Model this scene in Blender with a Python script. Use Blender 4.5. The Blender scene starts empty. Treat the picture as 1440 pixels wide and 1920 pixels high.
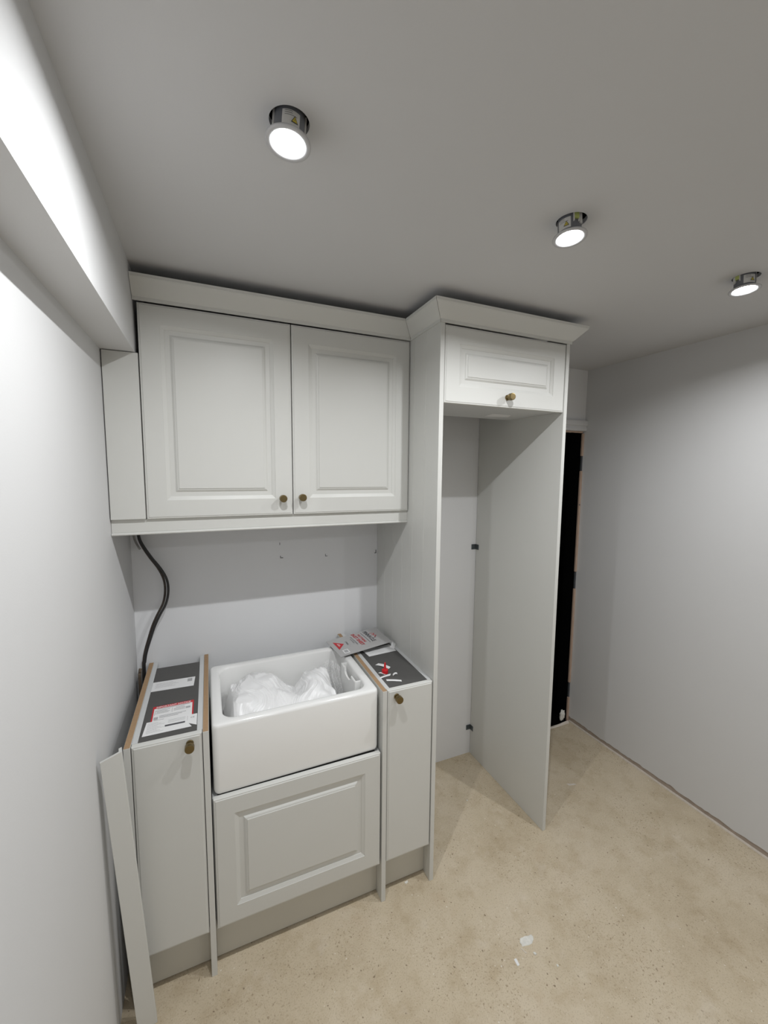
import bpy, bmesh, math, random
from mathutils import Vector, Matrix, noise
R = math.radians
random.seed(7)
scene = bpy.context.scene
COL = scene.collection

# ------------------------------------------------------------------ camera
CAM = Vector((0.2093, -1.9594, 1.7233))
YAW, PITCH, ROLL = 0.4057, -0.0996, 0.0080
cy, sy, cp, sp = math.cos(YAW), math.sin(YAW), math.cos(PITCH), math.sin(PITCH)
fw = Vector((sy*cp, cy*cp, sp)); rt = Vector((cy, -sy, 0)); up = rt.cross(fw)
r2 = rt*math.cos(ROLL)+up*math.sin(ROLL); u2 = -rt*math.sin(ROLL)+up*math.cos(ROLL)
cd = bpy.data.cameras.new('camera'); cam = bpy.data.objects.new('camera', cd); COL.objects.link(cam)
cd.sensor_fit = 'HORIZONTAL'; cd.sensor_width = 36.0; cd.lens = 765.5/1440*36.0
cd.clip_start = 0.02; cd.clip_end = 50
m = Matrix.Identity(4)
for i in range(3):
    m[i][0] = r2[i]; m[i][1] = u2[i]; m[i][2] = -fw[i]; m[i][3] = CAM[i]
cam.matrix_world = m
scene.camera = cam

# ------------------------------------------------------------------ world, exposure
w = bpy.data.worlds.new('world'); scene.world = w; w.use_nodes = True
w.node_tree.nodes['Background'].inputs[0].default_value = (0.5, 0.5, 0.5, 1)
w.node_tree.nodes['Background'].inputs[1].default_value = 0.0
vs = scene.view_settings
vs.view_transform = 'Standard'; vs.look = 'None'; vs.gamma = 1.0; vs.use_curve_mapping = False
vs.exposure = 0.08
LAMP = 6.6               # watts of each downlight
SPREAD = 168.0           # its beam
LENS = 40.0              # glow of the lens face itself
LAMP_COLOUR = (0.97, 0.985, 1.0)

# ------------------------------------------------------------------ materials
def newmat(name):
    mt = bpy.data.materials.new(name); mt.use_nodes = True
    nt = mt.node_tree; b = nt.nodes['Principled BSDF']
    return mt, nt, b

def mat(name, col, rough=0.5, var=0.04, scale=8.0, bump=0.0, bscale=200.0, metal=0.0, spec=0.5, trans=0.0, alpha=1.0, coat=0.0):
    mt, nt, b = newmat(name)
    L = nt.links
    tc = nt.nodes.new('ShaderNodeTexCoord')
    n = nt.nodes.new('ShaderNodeTexNoise'); n.inputs['Scale'].default_value = scale; n.inputs['Detail'].default_value = 4
    L.new(tc.outputs['Object'], n.inputs['Vector'])
    mx = nt.nodes.new('ShaderNodeMix'); mx.data_type = 'RGBA'
    mx.inputs[6].default_value = (*[max(0, c*(1-var)) for c in col], 1)
    mx.inputs[7].default_value = (*[min(1, c*(1+var)) for c in col], 1)
    L.new(n.outputs['Fac'], mx.inputs[0]); L.new(mx.outputs[2], b.inputs['Base Color'])
    b.inputs['Roughness'].default_value = rough
    b.inputs['Metallic'].default_value = metal
    b.inputs['Specular IOR Level'].default_value = spec
    b.inputs['Transmission Weight'].default_value = trans
    b.inputs['Alpha'].default_value = alpha
    b.inputs['Coat Weight'].default_value = coat
    if bump > 0:
        n2 = nt.nodes.new('ShaderNodeTexNoise'); n2.inputs['Scale'].default_value = bscale; n2.inputs['Detail'].default_value = 3
        L.new(tc.outputs['Object'], n2.inputs['Vector'])
        bp = nt.nodes.new('ShaderNodeBump'); bp.inputs['Strength'].default_value = bump; bp.inputs['Distance'].default_value = 0.002
        L.new(n2.outputs['Fac'], bp.inputs['Height']); L.new(bp.outputs['Normal'], b.inputs['Normal'])
    return mt

def emit(name, col, s):
    mt = bpy.data.materials.new(name); mt.use_nodes = True; nt = mt.node_tree
    nt.nodes.remove(nt.nodes['Principled BSDF'])
    e = nt.nodes.new('ShaderNodeEmission'); e.inputs[0].default_value = (*col, 1); e.inputs[1].default_value = s
    nt.links.new(e.outputs[0], nt.nodes['Material Output'].inputs[0])
    return mt

def floor_mat():
    mt, nt, b = newmat('floor screed'); L = nt.links
    tc = nt.nodes.new('ShaderNodeTexCoord')
    def nz(scale, det, rough=0.6):
        n = nt.nodes.new('ShaderNodeTexNoise'); n.inputs['Scale'].default_value = scale; n.inputs['Detail'].default_value = det
        n.inputs['Roughness'].default_value = rough; L.new(tc.outputs['Object'], n.inputs['Vector']); return n
    def ramp(src, stops):
        r = nt.nodes.new('ShaderNodeValToRGB'); e = r.color_ramp.elements
        while len(e) < len(stops): e.new(0.5)
        for k, (p, c) in zip(e, stops): k.position = p; k.color = (*c, 1)
        L.new(src, r.inputs[0]); return r
    def mixn(f, a, c, mode='MIX'):
        x = nt.nodes.new('ShaderNodeMix'); x.data_type = 'RGBA'; x.blend_type = mode
        if isinstance(f, (int, float)): x.inputs[0].default_value = f
        else: L.new(f, x.inputs[0])
        L.new(a, x.inputs[6])
        if isinstance(c, tuple): x.inputs[7].default_value = (*c, 1)
        else: L.new(c, x.inputs[7])
        return x.outputs[2]
    base = ramp(nz(2.2, 6, 0.65).outputs['Fac'], [(0.30, (0.50, 0.415, 0.295)), (0.50, (0.585, 0.50, 0.37)), (0.70, (0.64, 0.555, 0.43))])
    mott = ramp(nz(11, 5, 0.7).outputs['Fac'], [(0.32, (0.84, 0.80, 0.74)), (0.52, (1, 1, 1)), (0.72, (1.0, 0.99, 0.97))])
    c = mixn(0.8, base.outputs[0], mott.outputs[0], 'MULTIPLY')
    grain = ramp(nz(190, 4, 0.75).outputs['Fac'], [(0.30, (0.62, 0.58, 0.52)), (0.47, (1, 1, 1)), (0.75, (1.0, 1.0, 0.98))])
    c = mixn(0.9, c, grain.outputs[0], 'MULTIPLY')
    # dark pits, gathered in patches
    patch = ramp(nz(3.6, 4, 0.6).outputs['Fac'], [(0.46, (0, 0, 0)), (0.60, (0.9, 0.9, 0.9))])
    pit = ramp(nz(105, 3, 0.6).outputs['Fac'], [(0.590, (0, 0, 0)), (0.67, (1, 1, 1))])
    pm = nt.nodes.new('ShaderNodeMath'); pm.operation = 'MULTIPLY'
    L.new(patch.outputs[0], pm.inputs[0]); L.new(pit.outputs[0], pm.inputs[1])
    c = mixn(pm.outputs[0], c, (0.33, 0.255, 0.17))
    pit2 = ramp(nz(85, 1, 0.4).outputs['Fac'], [(0.725, (0, 0, 0)), (0.765, (0.85, 0.85, 0.85))])
    c = mixn(pit2.outputs[0], c, (0.24, 0.18, 0.12))
    # brown stains and whitish plaster smears
    stain = ramp(nz(5.5, 4, 0.6).outputs['Fac'], [(0.60, (0, 0, 0)), (0.76, (0.30, 0.30, 0.30))])
    c = mixn(stain.outputs[0], c, (0.42, 0.30, 0.19))
    smear = ramp(nz(7, 3, 0.6).outputs['Fac'], [(0.26, (0.30, 0.30, 0.30)), (0.38, (0, 0, 0))])
    c = mixn(smear.outputs[0], c, (0.72, 0.65, 0.55))
    sp_ = ramp(nz(95, 0, 0.3).outputs['Fac'], [(0.835, (0, 0, 0)), (0.86, (0.6, 0.6, 0.6))])
    c = mixn(sp_.outputs[0], c, (0.80, 0.76, 0.68))
    L.new(c, b.inputs['Base Color'])
    b.inputs['Roughness'].default_value = 0.8; b.inputs['Specular IOR Level'].default_value = 0.25
    bp = nt.nodes.new('ShaderNodeBump'); bp.inputs['Strength'].default_value = 0.35; bp.inputs['Distance'].default_value = 0.002
    L.new(nz(130, 5, 0.7).outputs['Fac'], bp.inputs['Height']); L.new(bp.outputs['Normal'], b.inputs['Normal'])
    return mt

def wood_mat(name, c1, c2, scale=30):
    mt, nt, b = newmat(name); L = nt.links
    tc = nt.nodes.new('ShaderNodeTexCoord'); mp = nt.nodes.new('ShaderNodeMapping'); mp.inputs['Scale'].default_value = (6, 6, 0.5)
    n = nt.nodes.new('ShaderNodeTexNoise'); n.inputs['Scale'].default_value = scale; n.inputs['Detail'].default_value = 5
    L.new(tc.outputs['Object'], mp.inputs[0]); L.new(mp.outputs[0], n.inputs['Vector'])
    r = nt.nodes.new('ShaderNodeValToRGB'); r.color_ramp.elements[0].position = .3; r.color_ramp.elements[1].position = .7
    r.color_ramp.elements[0].color = (*c1, 1); r.color_ramp.elements[1].color = (*c2, 1)
    L.new(n.outputs['Fac'], r.inputs[0]); L.new(r.outputs[0], b.inputs['Base Color'])
    b.inputs['Roughness'].default_value = 0.65
    return mt

def film_mat(name, opac, rough=0.22, thru=0.35):
    mt = bpy.data.materials.new(name); mt.use_nodes = True; nt = mt.node_tree; L = nt.links
    b = nt.nodes['Principled BSDF']; b.inputs['Base Color'].default_value = (0.95, 0.95, 0.95, 1); b.inputs['Roughness'].default_value = rough
    tl = nt.nodes.new('ShaderNodeBsdfTranslucent'); tl.inputs[0].default_value = (0.93, 0.93, 0.93, 1)
    m1 = nt.nodes.new('ShaderNodeMixShader'); m1.inputs[0].default_value = thru
    L.new(b.outputs[0], m1.inputs[1]); L.new(tl.outputs[0], m1.inputs[2])
    tr = nt.nodes.new('ShaderNodeBsdfTransparent')
    n = nt.nodes.new('ShaderNodeTexNoise'); n.inputs['Scale'].default_value = 22; n.inputs['Detail'].default_value = 3
    mr = nt.nodes.new('ShaderNodeMapRange'); mr.inputs[1].default_value = 0.35; mr.inputs[2].default_value = 0.65
    mr.inputs[3].default_value = max(0, opac-0.12); mr.inputs[4].default_value = min(1, opac+0.12)
    L.new(n.outputs['Fac'], mr.inputs[0])
    m2 = nt.nodes.new('ShaderNodeMixShader'); L.new(mr.outputs[0], m2.inputs[0]); L.new(tr.outputs[0], m2.inputs[1]); L.new(m1.outputs[0], m2.inputs[2])
    L.new(m2.outputs[0], nt.nodes['Material Output'].inputs[0])
    return mt

M = dict(
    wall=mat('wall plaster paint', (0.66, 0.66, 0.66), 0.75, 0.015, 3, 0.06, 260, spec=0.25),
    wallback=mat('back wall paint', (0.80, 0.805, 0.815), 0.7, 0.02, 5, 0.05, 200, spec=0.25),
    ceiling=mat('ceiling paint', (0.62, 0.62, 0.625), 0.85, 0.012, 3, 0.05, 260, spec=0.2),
    floor=floor_mat(),
    paint=mat('cabinet paint', (0.645, 0.646, 0.618), 0.42, 0.012, 5, 0.03, 500, spec=0.4),
    carcass=mat('carcass melamine', (0.60, 0.61, 0.61), 0.45, 0.02, 20, spec=0.4),
    dark=mat('dark grey top board', (0.085, 0.083, 0.080), 0.6, 0.08, 60, 0.05, 400),
    mdf=mat('raw mdf edge', (0.385, 0.255, 0.15), 0.8, 0.12, 90, 0.1, 500, spec=0.2),
    plinth=mat('shaded plinth paint', (0.56, 0.54, 0.48), 0.45, 0.012, 5, spec=0.4),  # cabinet paint made darker, with the shadow on the plinth put into the colour
    ceramic=mat('white ceramic', (0.86, 0.86, 0.845), 0.12, 0.008, 3, spec=0.55, coat=0.3),
    brass=mat('aged brass', (0.23, 0.175, 0.085), 0.33, 0.12, 40, metal=1.0),
    cable=mat('black cable', (0.022, 0.021, 0.021), 0.42, 0.3, 60),
    cablebrown=mat('plaster smeared cable', (0.055, 0.042, 0.033), 0.55, 0.7, 70),
    greypipe=mat('grey conduit', (0.42, 0.41, 0.39), 0.6, 0.15, 40),
    dustypipe=mat('dusty brown sheath', (0.13, 0.095, 0.065), 0.8, 0.35, 40),
    wood=wood_mat('raw pine lining', (0.40, 0.28, 0.21), (0.54, 0.40, 0.31)),
    void=mat('painted darkness', (0.004, 0.004, 0.004), 0.95, 0.0, spec=0.0),  # near-black colour stands in for the lack of light
    rawboard=mat('raw wall base', (0.40, 0.335, 0.285), 0.9, 0.3, 30, 0.3, 90, spec=0.1),
    dust=mat('pale plaster rubble', (0.66, 0.60, 0.53), 0.9, 0.15, 60, 0.3, 120, spec=0.1),
    flake=mat('white plaster flake', (0.72, 0.71, 0.66), 0.8, 0.22, 90, 0.2, 200, spec=0.2),
    paper=mat('white paper', (0.80, 0.80, 0.80), 0.6, 0.02, 40, spec=0.2),
    ink=mat('dark grey print', (0.10, 0.10, 0.11), 0.6, 0.0, spec=0.2),
    greyink=mat('grey print', (0.42, 0.42, 0.43), 0.6, 0.0, spec=0.2),
    red=mat('red print', (0.55, 0.03, 0.04), 0.5, 0.02, spec=0.3),
    redcap=mat('red plastic', (0.62, 0.012, 0.018), 0.35, 0.02),
    foil=mat('silver grey pouch', (0.47, 0.465, 0.46), 0.36, 0.05, 6, 0.05, 60, metal=0.1),
    foildark=mat('pouch underside', (0.09, 0.09, 0.09), 0.5, 0.05, 6),
    steel=mat('grey zinc bracket', (0.13, 0.15, 0.16), 0.4, 0.1, 60, metal=0.6),
    lampbody=mat('lamp body', (0.16, 0.165, 0.18), 0.5, 0.05, 30),
    lamprim=mat('lamp rim', (0.50, 0.50, 0.51), 0.4, 0.02, 20),
    lamplabel=mat('lamp label', (0.66, 0.65, 0.62), 0.6, 0.04, 60),
    yellow=mat('warning yellow', (0.62, 0.50, 0.06), 0.6, 0.03),
    clip=mat('lime terminal block', (0.45, 0.50, 0.16), 0.5, 0.05),
    lens=emit('lamp lens', LAMP_COLOUR, LENS),
    sheet=film_mat('milky polythene', 1.12, 0.32, 0.10),
    film=film_mat('clear polythene', 0.55, 0.25, 0.3),
)

# ------------------------------------------------------------------ helpers
def link(name, me, material=None, parent=None, smooth=False):
    o = bpy.data.objects.new(name, me); COL.objects.link(o)
    if material is not None and not me.materials: me.materials.append(M[material] if isinstance(material, str) else material)
    if smooth:
        for p in me.polygons: p.use_smooth = True
    if parent is not None: o.parent = parent
    return o

def from_bm(name, bm, material, parent=None, smooth=False, recalc=True):
    if recalc: bmesh.ops.recalc_face_normals(bm, faces=bm.faces[:])
    me = bpy.data.meshes.new(name); bm.to_mesh(me); bm.free()
    return link(name, me, material, parent, smooth)

def pydata(name, vs_, fs, material, parent=None, smooth=False):
    me = bpy.data.meshes.new(name); me.from_pydata([tuple(v) for v in vs_], [], fs); me.update()
    bm = bmesh.new(); bm.from_mesh(me); bmesh.ops.recalc_face_normals(bm, faces=bm.faces[:]); bm.to_mesh(me); bm.free()
    return link(name, me, material, parent, smooth)

def bm_box(bm, x0, x1, y0, y1, z0, z1, bev=0.0, seg=1):
    vs_ = [bm.verts.new((x, y, z)) for x in (x0, x1) for y in (y0, y1) for z in (z0, z1)]
    fs = [bm.faces.new([vs_[i] for i in f]) for f in ((0, 1, 3, 2), (4, 6, 7, 5), (0, 4, 5, 1), (2, 3, 7, 6), (0, 2, 6, 4), (1, 5, 7, 3))]
    if bev > 0:
        es = list({e for f in fs for e in f.edges})
        bmesh.ops.bevel(bm, geom=es, offset=bev, segments=seg, affect='EDGES', profile=0.5)
    return vs_

def box(name, material, x0, x1, y0, y1, z0, z1, parent=None, bev=0.0, seg=1):
    bm = bmesh.new(); bm_box(bm, x0, x1, y0, y1, z0, z1, bev, seg)
    return from_bm(name, bm, material, parent)

def empty(name, loc=(0, 0, 0)):
    # the parts are written in world coordinates; the empty stands at the thing's base
    o = bpy.data.objects.new(name, None); COL.objects.link(o); o.empty_display_size = 0.05
    o['base'] = tuple(loc); return o

def settle(root):
    # move the empty to its base and its parts back by as much
    b = Vector(root['base']); del root['base']
    root.location = b
    for c in root.children: c.location = Vector(c.location)-b

def tag(o, label, cat, group=None, kind=None):
    o['label'] = label; o['category'] = cat
    if group: o['group'] = group
    if kind: o['kind'] = kind
    return o

def struct(o, label=None):
    o['kind'] = 'structure'
    if label: o['label'] = label
    return o

def lathe_bm(bm, prof, seg=32, mtx=None, cap0=True, cap1=True):
    rings = []
    for r, z in prof:
        ring = []
        for k in range(seg):
            a = 2*math.pi*k/seg
            v = Vector((r*math.cos(a), r*math.sin(a), z))
            if mtx is not None: v = mtx @ v
            ring.append(bm.verts.new(v))
        rings.append(ring)
    for a, b in zip(rings, rings[1:]):
        for k in range(seg): bm.faces.new((a[k], a[(k+1) % seg], b[(k+1) % seg], b[k]))
    if cap0: bm.faces.new(rings[0][::-1])
    if cap1: bm.faces.new(rings[-1])

def tube(name, pts, rad, material, parent=None, seg=10, sub=6):
    P = [Vector(p) for p in pts]; out = []
    for i in range(len(P)-1):
        p0 = P[max(i-1, 0)]; p1 = P[i]; p2 = P[i+1]; p3 = P[min(i+2, len(P)-1)]
        for k in range(sub):
            t = k/sub
            out.append(0.5*((2*p1)+(p2-p0)*t+(2*p0-5*p1+4*p2-p3)*t*t+(3*p1-p0-3*p2+p3)*t**3))
    out.append(P[-1])
    bm = bmesh.new(); rings = []
    ref = Vector((0, 1, 0.01))
    for i, p in enumerate(out):
        d = (out[min(i+1, len(out)-1)]-out[max(i-1, 0)]).normalized()
        a = d.cross(ref).normalized(); b = d.cross(a)
        rings.append([bm.verts.new(p+rad*(math.cos(2*math.pi*k/seg)*a+math.sin(2*math.pi*k/seg)*b)) for k in range(seg)])
    for a, b in zip(rings, rings[1:]):
        for k in range(seg): bm.faces.new((a[k], a[(k+1) % seg], b[(k+1) % seg], b[k]))
    bm.faces.new(rings[0]); bm.faces.new(rings[-1][::-1])
    return from_bm(name, bm, material, parent, smooth=True)

def prism(name, outline, z0, z1, material, parent=None):
    bm = bmesh.new()
    a = [bm.verts.new((x, y, z0)) for x, y in outline]; b = [bm.verts.new((x, y, z1)) for x, y in outline]
    bm.faces.new(a[::-1]); bm.faces.new(b)
    n = len(a)
    for k in range(n): bm.faces.new((a[k], a[(k+1) % n], b[(k+1) % n], b[k]))
    return from_bm(name, bm, material, parent)

# ------------------------------------------------------------------ key dimensions
XL, XR, ZC, YF = -0.0973, 2.4647, 2.3726, -4.0     # left wall, right wall, ceiling, wall behind the camera
ZB = 2.107                                          # underside of the boxed beam
YT = -0.604                                         # face of base doors and tall housing
YU = -0.3600                                        # face of the wall doors
TL0, TL1, TR0, TR1 = 1.0135, 1.0315, 1.6377, 1.6557 # tall side panels
ZTOP = 2.2711

# ------------------------------------------------------------------ the room
struct(box('floor', 'floor', XL-0.1, XR+0.1, YF-0.1, 0.0, -0.1, 0.0), 'bare beige screed floor with pits and specks')

LAMPS = [  # rim centre, tilt of its axis, part angles (label, terminal clip), label
    ((0.3673, -1.1202, 2.3355), (-0.0856, -0.0291), (-92, 40), 'ceiling downlight above the double wall cabinet, nearest the boxed beam'),
    ((1.0930, -1.1115, 2.3309), (-0.0022, -0.0805), (-166, -106), 'ceiling downlight in the middle of the three, before the tall housing'),
    ((1.8656, -1.1217, 2.3314), (-0.0285, -0.0688), (-126, -190), 'ceiling downlight closest to the right-hand wall'),
]
FILL_LAMPS = [  # unseen lamps, added only as fill light for the room
    ((0.5500, -3.0500, 2.3330), (0.03, 0.02), (-20, 60), 'added fill downlight behind the viewer, on the side of the beam'),
    ((1.7500, -3.0500, 2.3330), (-0.03, 0.02), (-20, 60), 'added fill downlight behind the viewer, on the side of the plain wall'),
]
HOLE_R = 0.0375
def build_ceiling():
    bm = bmesh.new(); edges = []
    q = [bm.verts.new((x, y, ZC)) for x, y in ((XL-.1, YF-.1), (XR+.1, YF-.1), (XR+.1, 0.1), (XL-.1, 0.1))]
    edges += [bm.edges.new((q[k], q[(k+1) % 4])) for k in range(4)]
    rings = []
    for (x, y, z), *_ in LAMPS+FILL_LAMPS:
        hx, hy = x+0.003, y+0.000
        ring = [bm.verts.new((hx+HOLE_R*math.cos(2*math.pi*k/40), hy+HOLE_R*math.sin(2*math.pi*k/40), ZC)) for k in range(40)]
        edges += [bm.edges.new((ring[k], ring[(k+1) % 40])) for k in range(40)]; rings.append(ring)
    bmesh.ops.triangle_fill(bm, use_beauty=True, use_dissolve=False, edges=edges)
    for ring in rings:
        upv = [bm.verts.new(v.co+Vector((0, 0, 0.0125))) for v in ring]
        for k in range(40): bm.faces.new((ring[k], ring[(k+1) % 40], upv[(k+1) % 40], upv[k]))
    me = bpy.data.meshes.new('ceiling'); bm.to_mesh(me); bm.free()
    return link('ceiling', me, 'ceiling')
struct(build_ceiling(), 'matt white plasterboard ceiling with round lamp holes')
struct(box('ceiling_void', 'void', XL-.1, XR+.1, YF-.1, 0.1, ZC+0.16, ZC+0.18), 'dark space above the ceiling')

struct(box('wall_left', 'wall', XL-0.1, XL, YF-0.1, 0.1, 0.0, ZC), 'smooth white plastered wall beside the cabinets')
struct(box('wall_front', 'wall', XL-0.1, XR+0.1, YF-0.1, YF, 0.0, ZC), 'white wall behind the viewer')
DX0, DX1, DZ = 1.70, 2.4647, 1.990
wb = bmesh.new()
bm_box(wb, XL, DX0, 0.0, 0.1, 0.0, ZC); bm_box(wb, DX0, DX1, 0.0, 0.1, DZ, ZC)
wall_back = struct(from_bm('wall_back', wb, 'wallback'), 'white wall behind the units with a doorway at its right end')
# small fixing marks left in the plaster behind the sink
for k, (x, z, hw, hh) in enumerate(((0.5117, 1.3756, .0012, .006), (0.5140, 1.3110, .0012, .006), (0.5215, 1.3068, .005, .0016), (0.7345, 1.304, .0011, .006), (0.7390, 1.2995, .005, .0012), (1.0060, 1.3045, .0016, .0085), (1.0020, 1.2960, .004, .0016))):
    box('fixing_hole', 'ink', x-hw, x+hw, -0.0012, 0.0005, z-hh, z+hh, wall_back)
struct(box('trim_1', 'wall', XL, -0.0008, YF, 0.0, ZB, ZC), 'white boxed-in beam running along the top of the left-hand wall')

# right wall: plaster with a ragged lower edge, raw board behind it
def ragged_wall():
    bm = bmesh.new(); n = 260; lo = []; hi = []; lob = []
    for k in range(n+1):
        y = YF+(0.012-YF)*k/n
        z = 0.030+0.006*noise.noise((y*3.1, 1.7, 0))+0.006*noise.noise((y*17, 0.3, 0))+(0.004*random.random() if k % 3 else 0)
        lo.append(bm.verts.new((XR, y, z))); hi.append(bm.verts.new((XR, y, ZC))); lob.append(bm.verts.new((XR+0.004, y, z+0.001)))
    for k in range(n):
        bm.faces.new((lo[k], lo[k+1], hi[k+1], hi[k])); bm.faces.new((lo[k], lob[k], lob[k+1], lo[k+1]))
    return from_bm('wall_right', bm, 'wall')
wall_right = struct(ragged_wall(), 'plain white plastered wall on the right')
box('wall_backing', 'rawboard', XR+0.004, XR+0.1, YF, 0.011, 0.0, ZC, wall_right)
def edge_strip():
    bm = bmesh.new(); n = 200; A = []
    for k in range(n+1):
        y = YF+(-0.002-YF)*k/n
        h = 0.0075+0.003*noise.noise((y*9, 4.1, 0)); xo = XR-0.004+0.003*noise.noise((y*6, 9.1, 0))
        A.append([bm.verts.new(p) for p in ((xo, y, 0.0003), (xo+0.0015, y, h), (XR+0.0035, y, h+0.001))])
    for a, b in zip(A, A[1:]):
        for j in range(2): bm.faces.new((a[j], b[j], b[j+1], a[j+1]))
    return from_bm('trim_2', bm, 'dust')
struct(edge_strip(), 'ragged pale strip where the skirting is missing on the right')

# hall behind the doorway, its darkness painted in near-black
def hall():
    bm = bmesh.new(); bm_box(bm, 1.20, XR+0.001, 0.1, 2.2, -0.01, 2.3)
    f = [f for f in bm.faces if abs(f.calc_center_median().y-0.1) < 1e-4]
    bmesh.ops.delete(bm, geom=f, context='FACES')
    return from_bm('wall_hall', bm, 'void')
struct(hall(), 'space beyond the doorway, its darkness painted near-black')
struct(box('floor_hall', 'void', DX0, DX1, 0.012, 0.1, -0.02, -0.002), 'doorway threshold with its darkness painted in')

# doorway: lining and architrave head
d1 = struct(bpy.data.objects.new('door_1', None), 'doorway with raw pine lining and white architrave head'); COL.objects.link(d1)
JX0 = 2.4500
JZ = [(0.0, 0.175), (0.283, 0.945), (1.062, 1.735), (1.832, 1.977)]
for z0, z1 in JZ: box('jamb_lining', 'wood', JX0, XR-0.0005, -0.001, 0.012, z0, z1, d1, 0.0015)
for z0, z1 in ((0.175, 0.283), (0.945, 1.062), (1.735, 1.832)):
    box('hinge_recess', 'ink', JX0+0.006, XR-0.0005, 0.004, 0.012, z0, z1, d1)
    box('hinge_leaf', 'steel', JX0+0.0040, JX0+0.006, 0.005, 0.012, z0+0.006, z1-0.006, d1)
box('painted_shade_reveal', 'void', JX0+0.0003, XR+0.02, 0.0125, 0.1, 0.0, DZ, d1)  # shade on the reveal is painted as near-black
box('head_lining', 'wood', DX0, JX0, -0.001, 0.008, 1.979, DZ, d1, 0.001)
bm = bmesh.new(); lathe_bm(bm, [(0.0045, 0), (0.0045, 0.0015), (0.0025, 0.003)], 14, Matrix.Translation((2.4535, -0.0008, 1.513)) @ Matrix.Rotation(R(90), 4, 'X'))
from_bm('screw_head', bm, 'steel', d1)
# architrave head: moulded section swept along x
prof = [(0.0, 1.9905), (-0.010, 1.9905), (-0.014, 1.994), (-0.017, 2.004), (-0.014, 2.013), (-0.0125, 2.020), (-0.017, 2.0225), (-0.023, 2.026), (-0.0235, 2.050), (-0.021, 2.0565), (0.0, 2.0565)]
bm = bmesh.new()
a = [bm.verts.new((DX0-0.06, y, z)) for y, z in prof]; b = [bm.verts.new((XR-0.001, y, z)) for y, z in prof]
bm.faces.new(a); bm.faces.new(b[::-1])
for k in range(len(prof)-1): bm.faces.new((a[k], b[k], b[k+1], a[k+1]))
from_bm('architrave_head', bm, 'wall', d1)

# ------------------------------------------------------------------ doors and knobs
KNOB = [(0.0, 0.0), (0.0115, 0.0), (0.0118, 0.002), (0.0105, 0.0042), (0.0070, 0.0052), (0.0062, 0.0075), (0.0062, 0.0125), (0.0085, 0.0145),
        (0.0138, 0.0155), (0.0144, 0.0165), (0.0144, 0.0188), (0.0136, 0.0194), (0.0144, 0.0200), (0.0144, 0.0225), (0.0136, 0.0231), (0.0144, 0.0237),
        (0.0144, 0.0290), (0.0138, 0.0302), (0.0120, 0.0305), (0.0, 0.0305)]
def knob_mesh():
    bm = bmesh.new(); lathe_bm(bm, [(r*0.97, z*1.13) for r, z in KNOB[1:-1]], 36, Matrix.Rotation(R(90), 4, 'X'))
    bmesh.ops.recalc_face_normals(bm, faces=bm.faces[:])
    me = bpy.data.meshes.new('knob'); bm.to_mesh(me); bm.free(); me.materials.append(M['brass']); return me
KM = knob_mesh()
def knob(x, yface, z, parent):
    o = bpy.data.objects.new('knob', KM); COL.objects.link(o); o.parent = parent; o.location = (x, yface, z)
    o['label'] = 'aged brass round knob with turned rings'; return o

EDGE = [(0.0, 0.020), (0.0, 0.0045), (0.0008, 0.0028), (0.0022, 0.0020), (0.0052, 0.0018), (0.0062, 0.0006), (0.0075, 0.0)]
PANEL = [(0.0640, 0.0), (0.0643, 0.0013), (0.0755, 0.0060), (0.0765, 0.0064), (0.0770, 0.0080), (0.0915, 0.0084), (0.0930, 0.0078), (0.0950, 0.0060), (0.0980, 0.0038), (0.1010, 0.0028), (0.1036, 0.0026), (0.1040, 0.0006), (0.1050, 0.0003)]
def door(x0, x1, yface, z0, z1, parent, panelled=True, name='door'):
    rings = EDGE+(PANEL if panelled else [])
    bm = bmesh.new(); L = []
    for ins, d in rings:
        L.append([bm.verts.new(p) for p in ((x0+ins, yface+d, z0+ins), (x1-ins, yface+d, z0+ins), (x1-ins, yface+d, z1-ins), (x0+ins, yface+d, z1-ins))])
    for a, b in zip(L, L[1:]):
        for k in range(4): bm.faces.new((a[k], a[(k+1) % 4], b[(k+1) % 4], b[k]))
    bm.faces.new(L[0][::-1]); bm.faces.new(L[-1])
    return from_bm(name, bm, 'paint', parent)

# ------------------------------------------------------------------ wall cabinet
wc = empty('wall_cabinet', (0.51, -0.17, 1.5535))
X0, X1 = 0.0090, 1.0120
for a, b in ((X0, X0+0.016), (X1-0.016, X1)): box('side_panel', 'carcass', a, b, -0.3385, -0.001, 1.5535, 2.2695, wc)
box('bottom_panel', 'carcass', X0+0.016, X1-0.016, -0.3385, -0.001, 1.5535, 1.5695, wc)
box('top_panel', 'carcass', X0+0.016, X1-0.016, -0.3385, -0.001, 2.2535, 2.2695, wc)
box('back_panel', 'carcass', X0+0.016, X1-0.016, -0.012, -0.004, 1.5695, 2.2535, wc)
box('shelf', 'carcass', X0+0.016, X1-0.016, -0.30, -0.012, 1.90, 1.916, wc)
da = door(0.0109, 0.5089, YU, 1.5525, 2.2680, wc); knob(0.4690, YU, 1.6165, da)
db = door(0.5121, 1.0105, YU, 1.5525, 2.2680, wc); knob(0.5435, YU, 1.6190, db)
settle(wc); tag(wc, 'double wall cabinet with two panelled pale grey doors above the sink', 'cabinet')
tag(box('filler_panel', 'paint', XL+0.0030, 0.0078, YU, YU+0.018, 1.5535, ZB-0.0022, None, 0.0008), 'narrow flat grey filler panel left of the wall cabinet, under the beam', 'panel')

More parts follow.
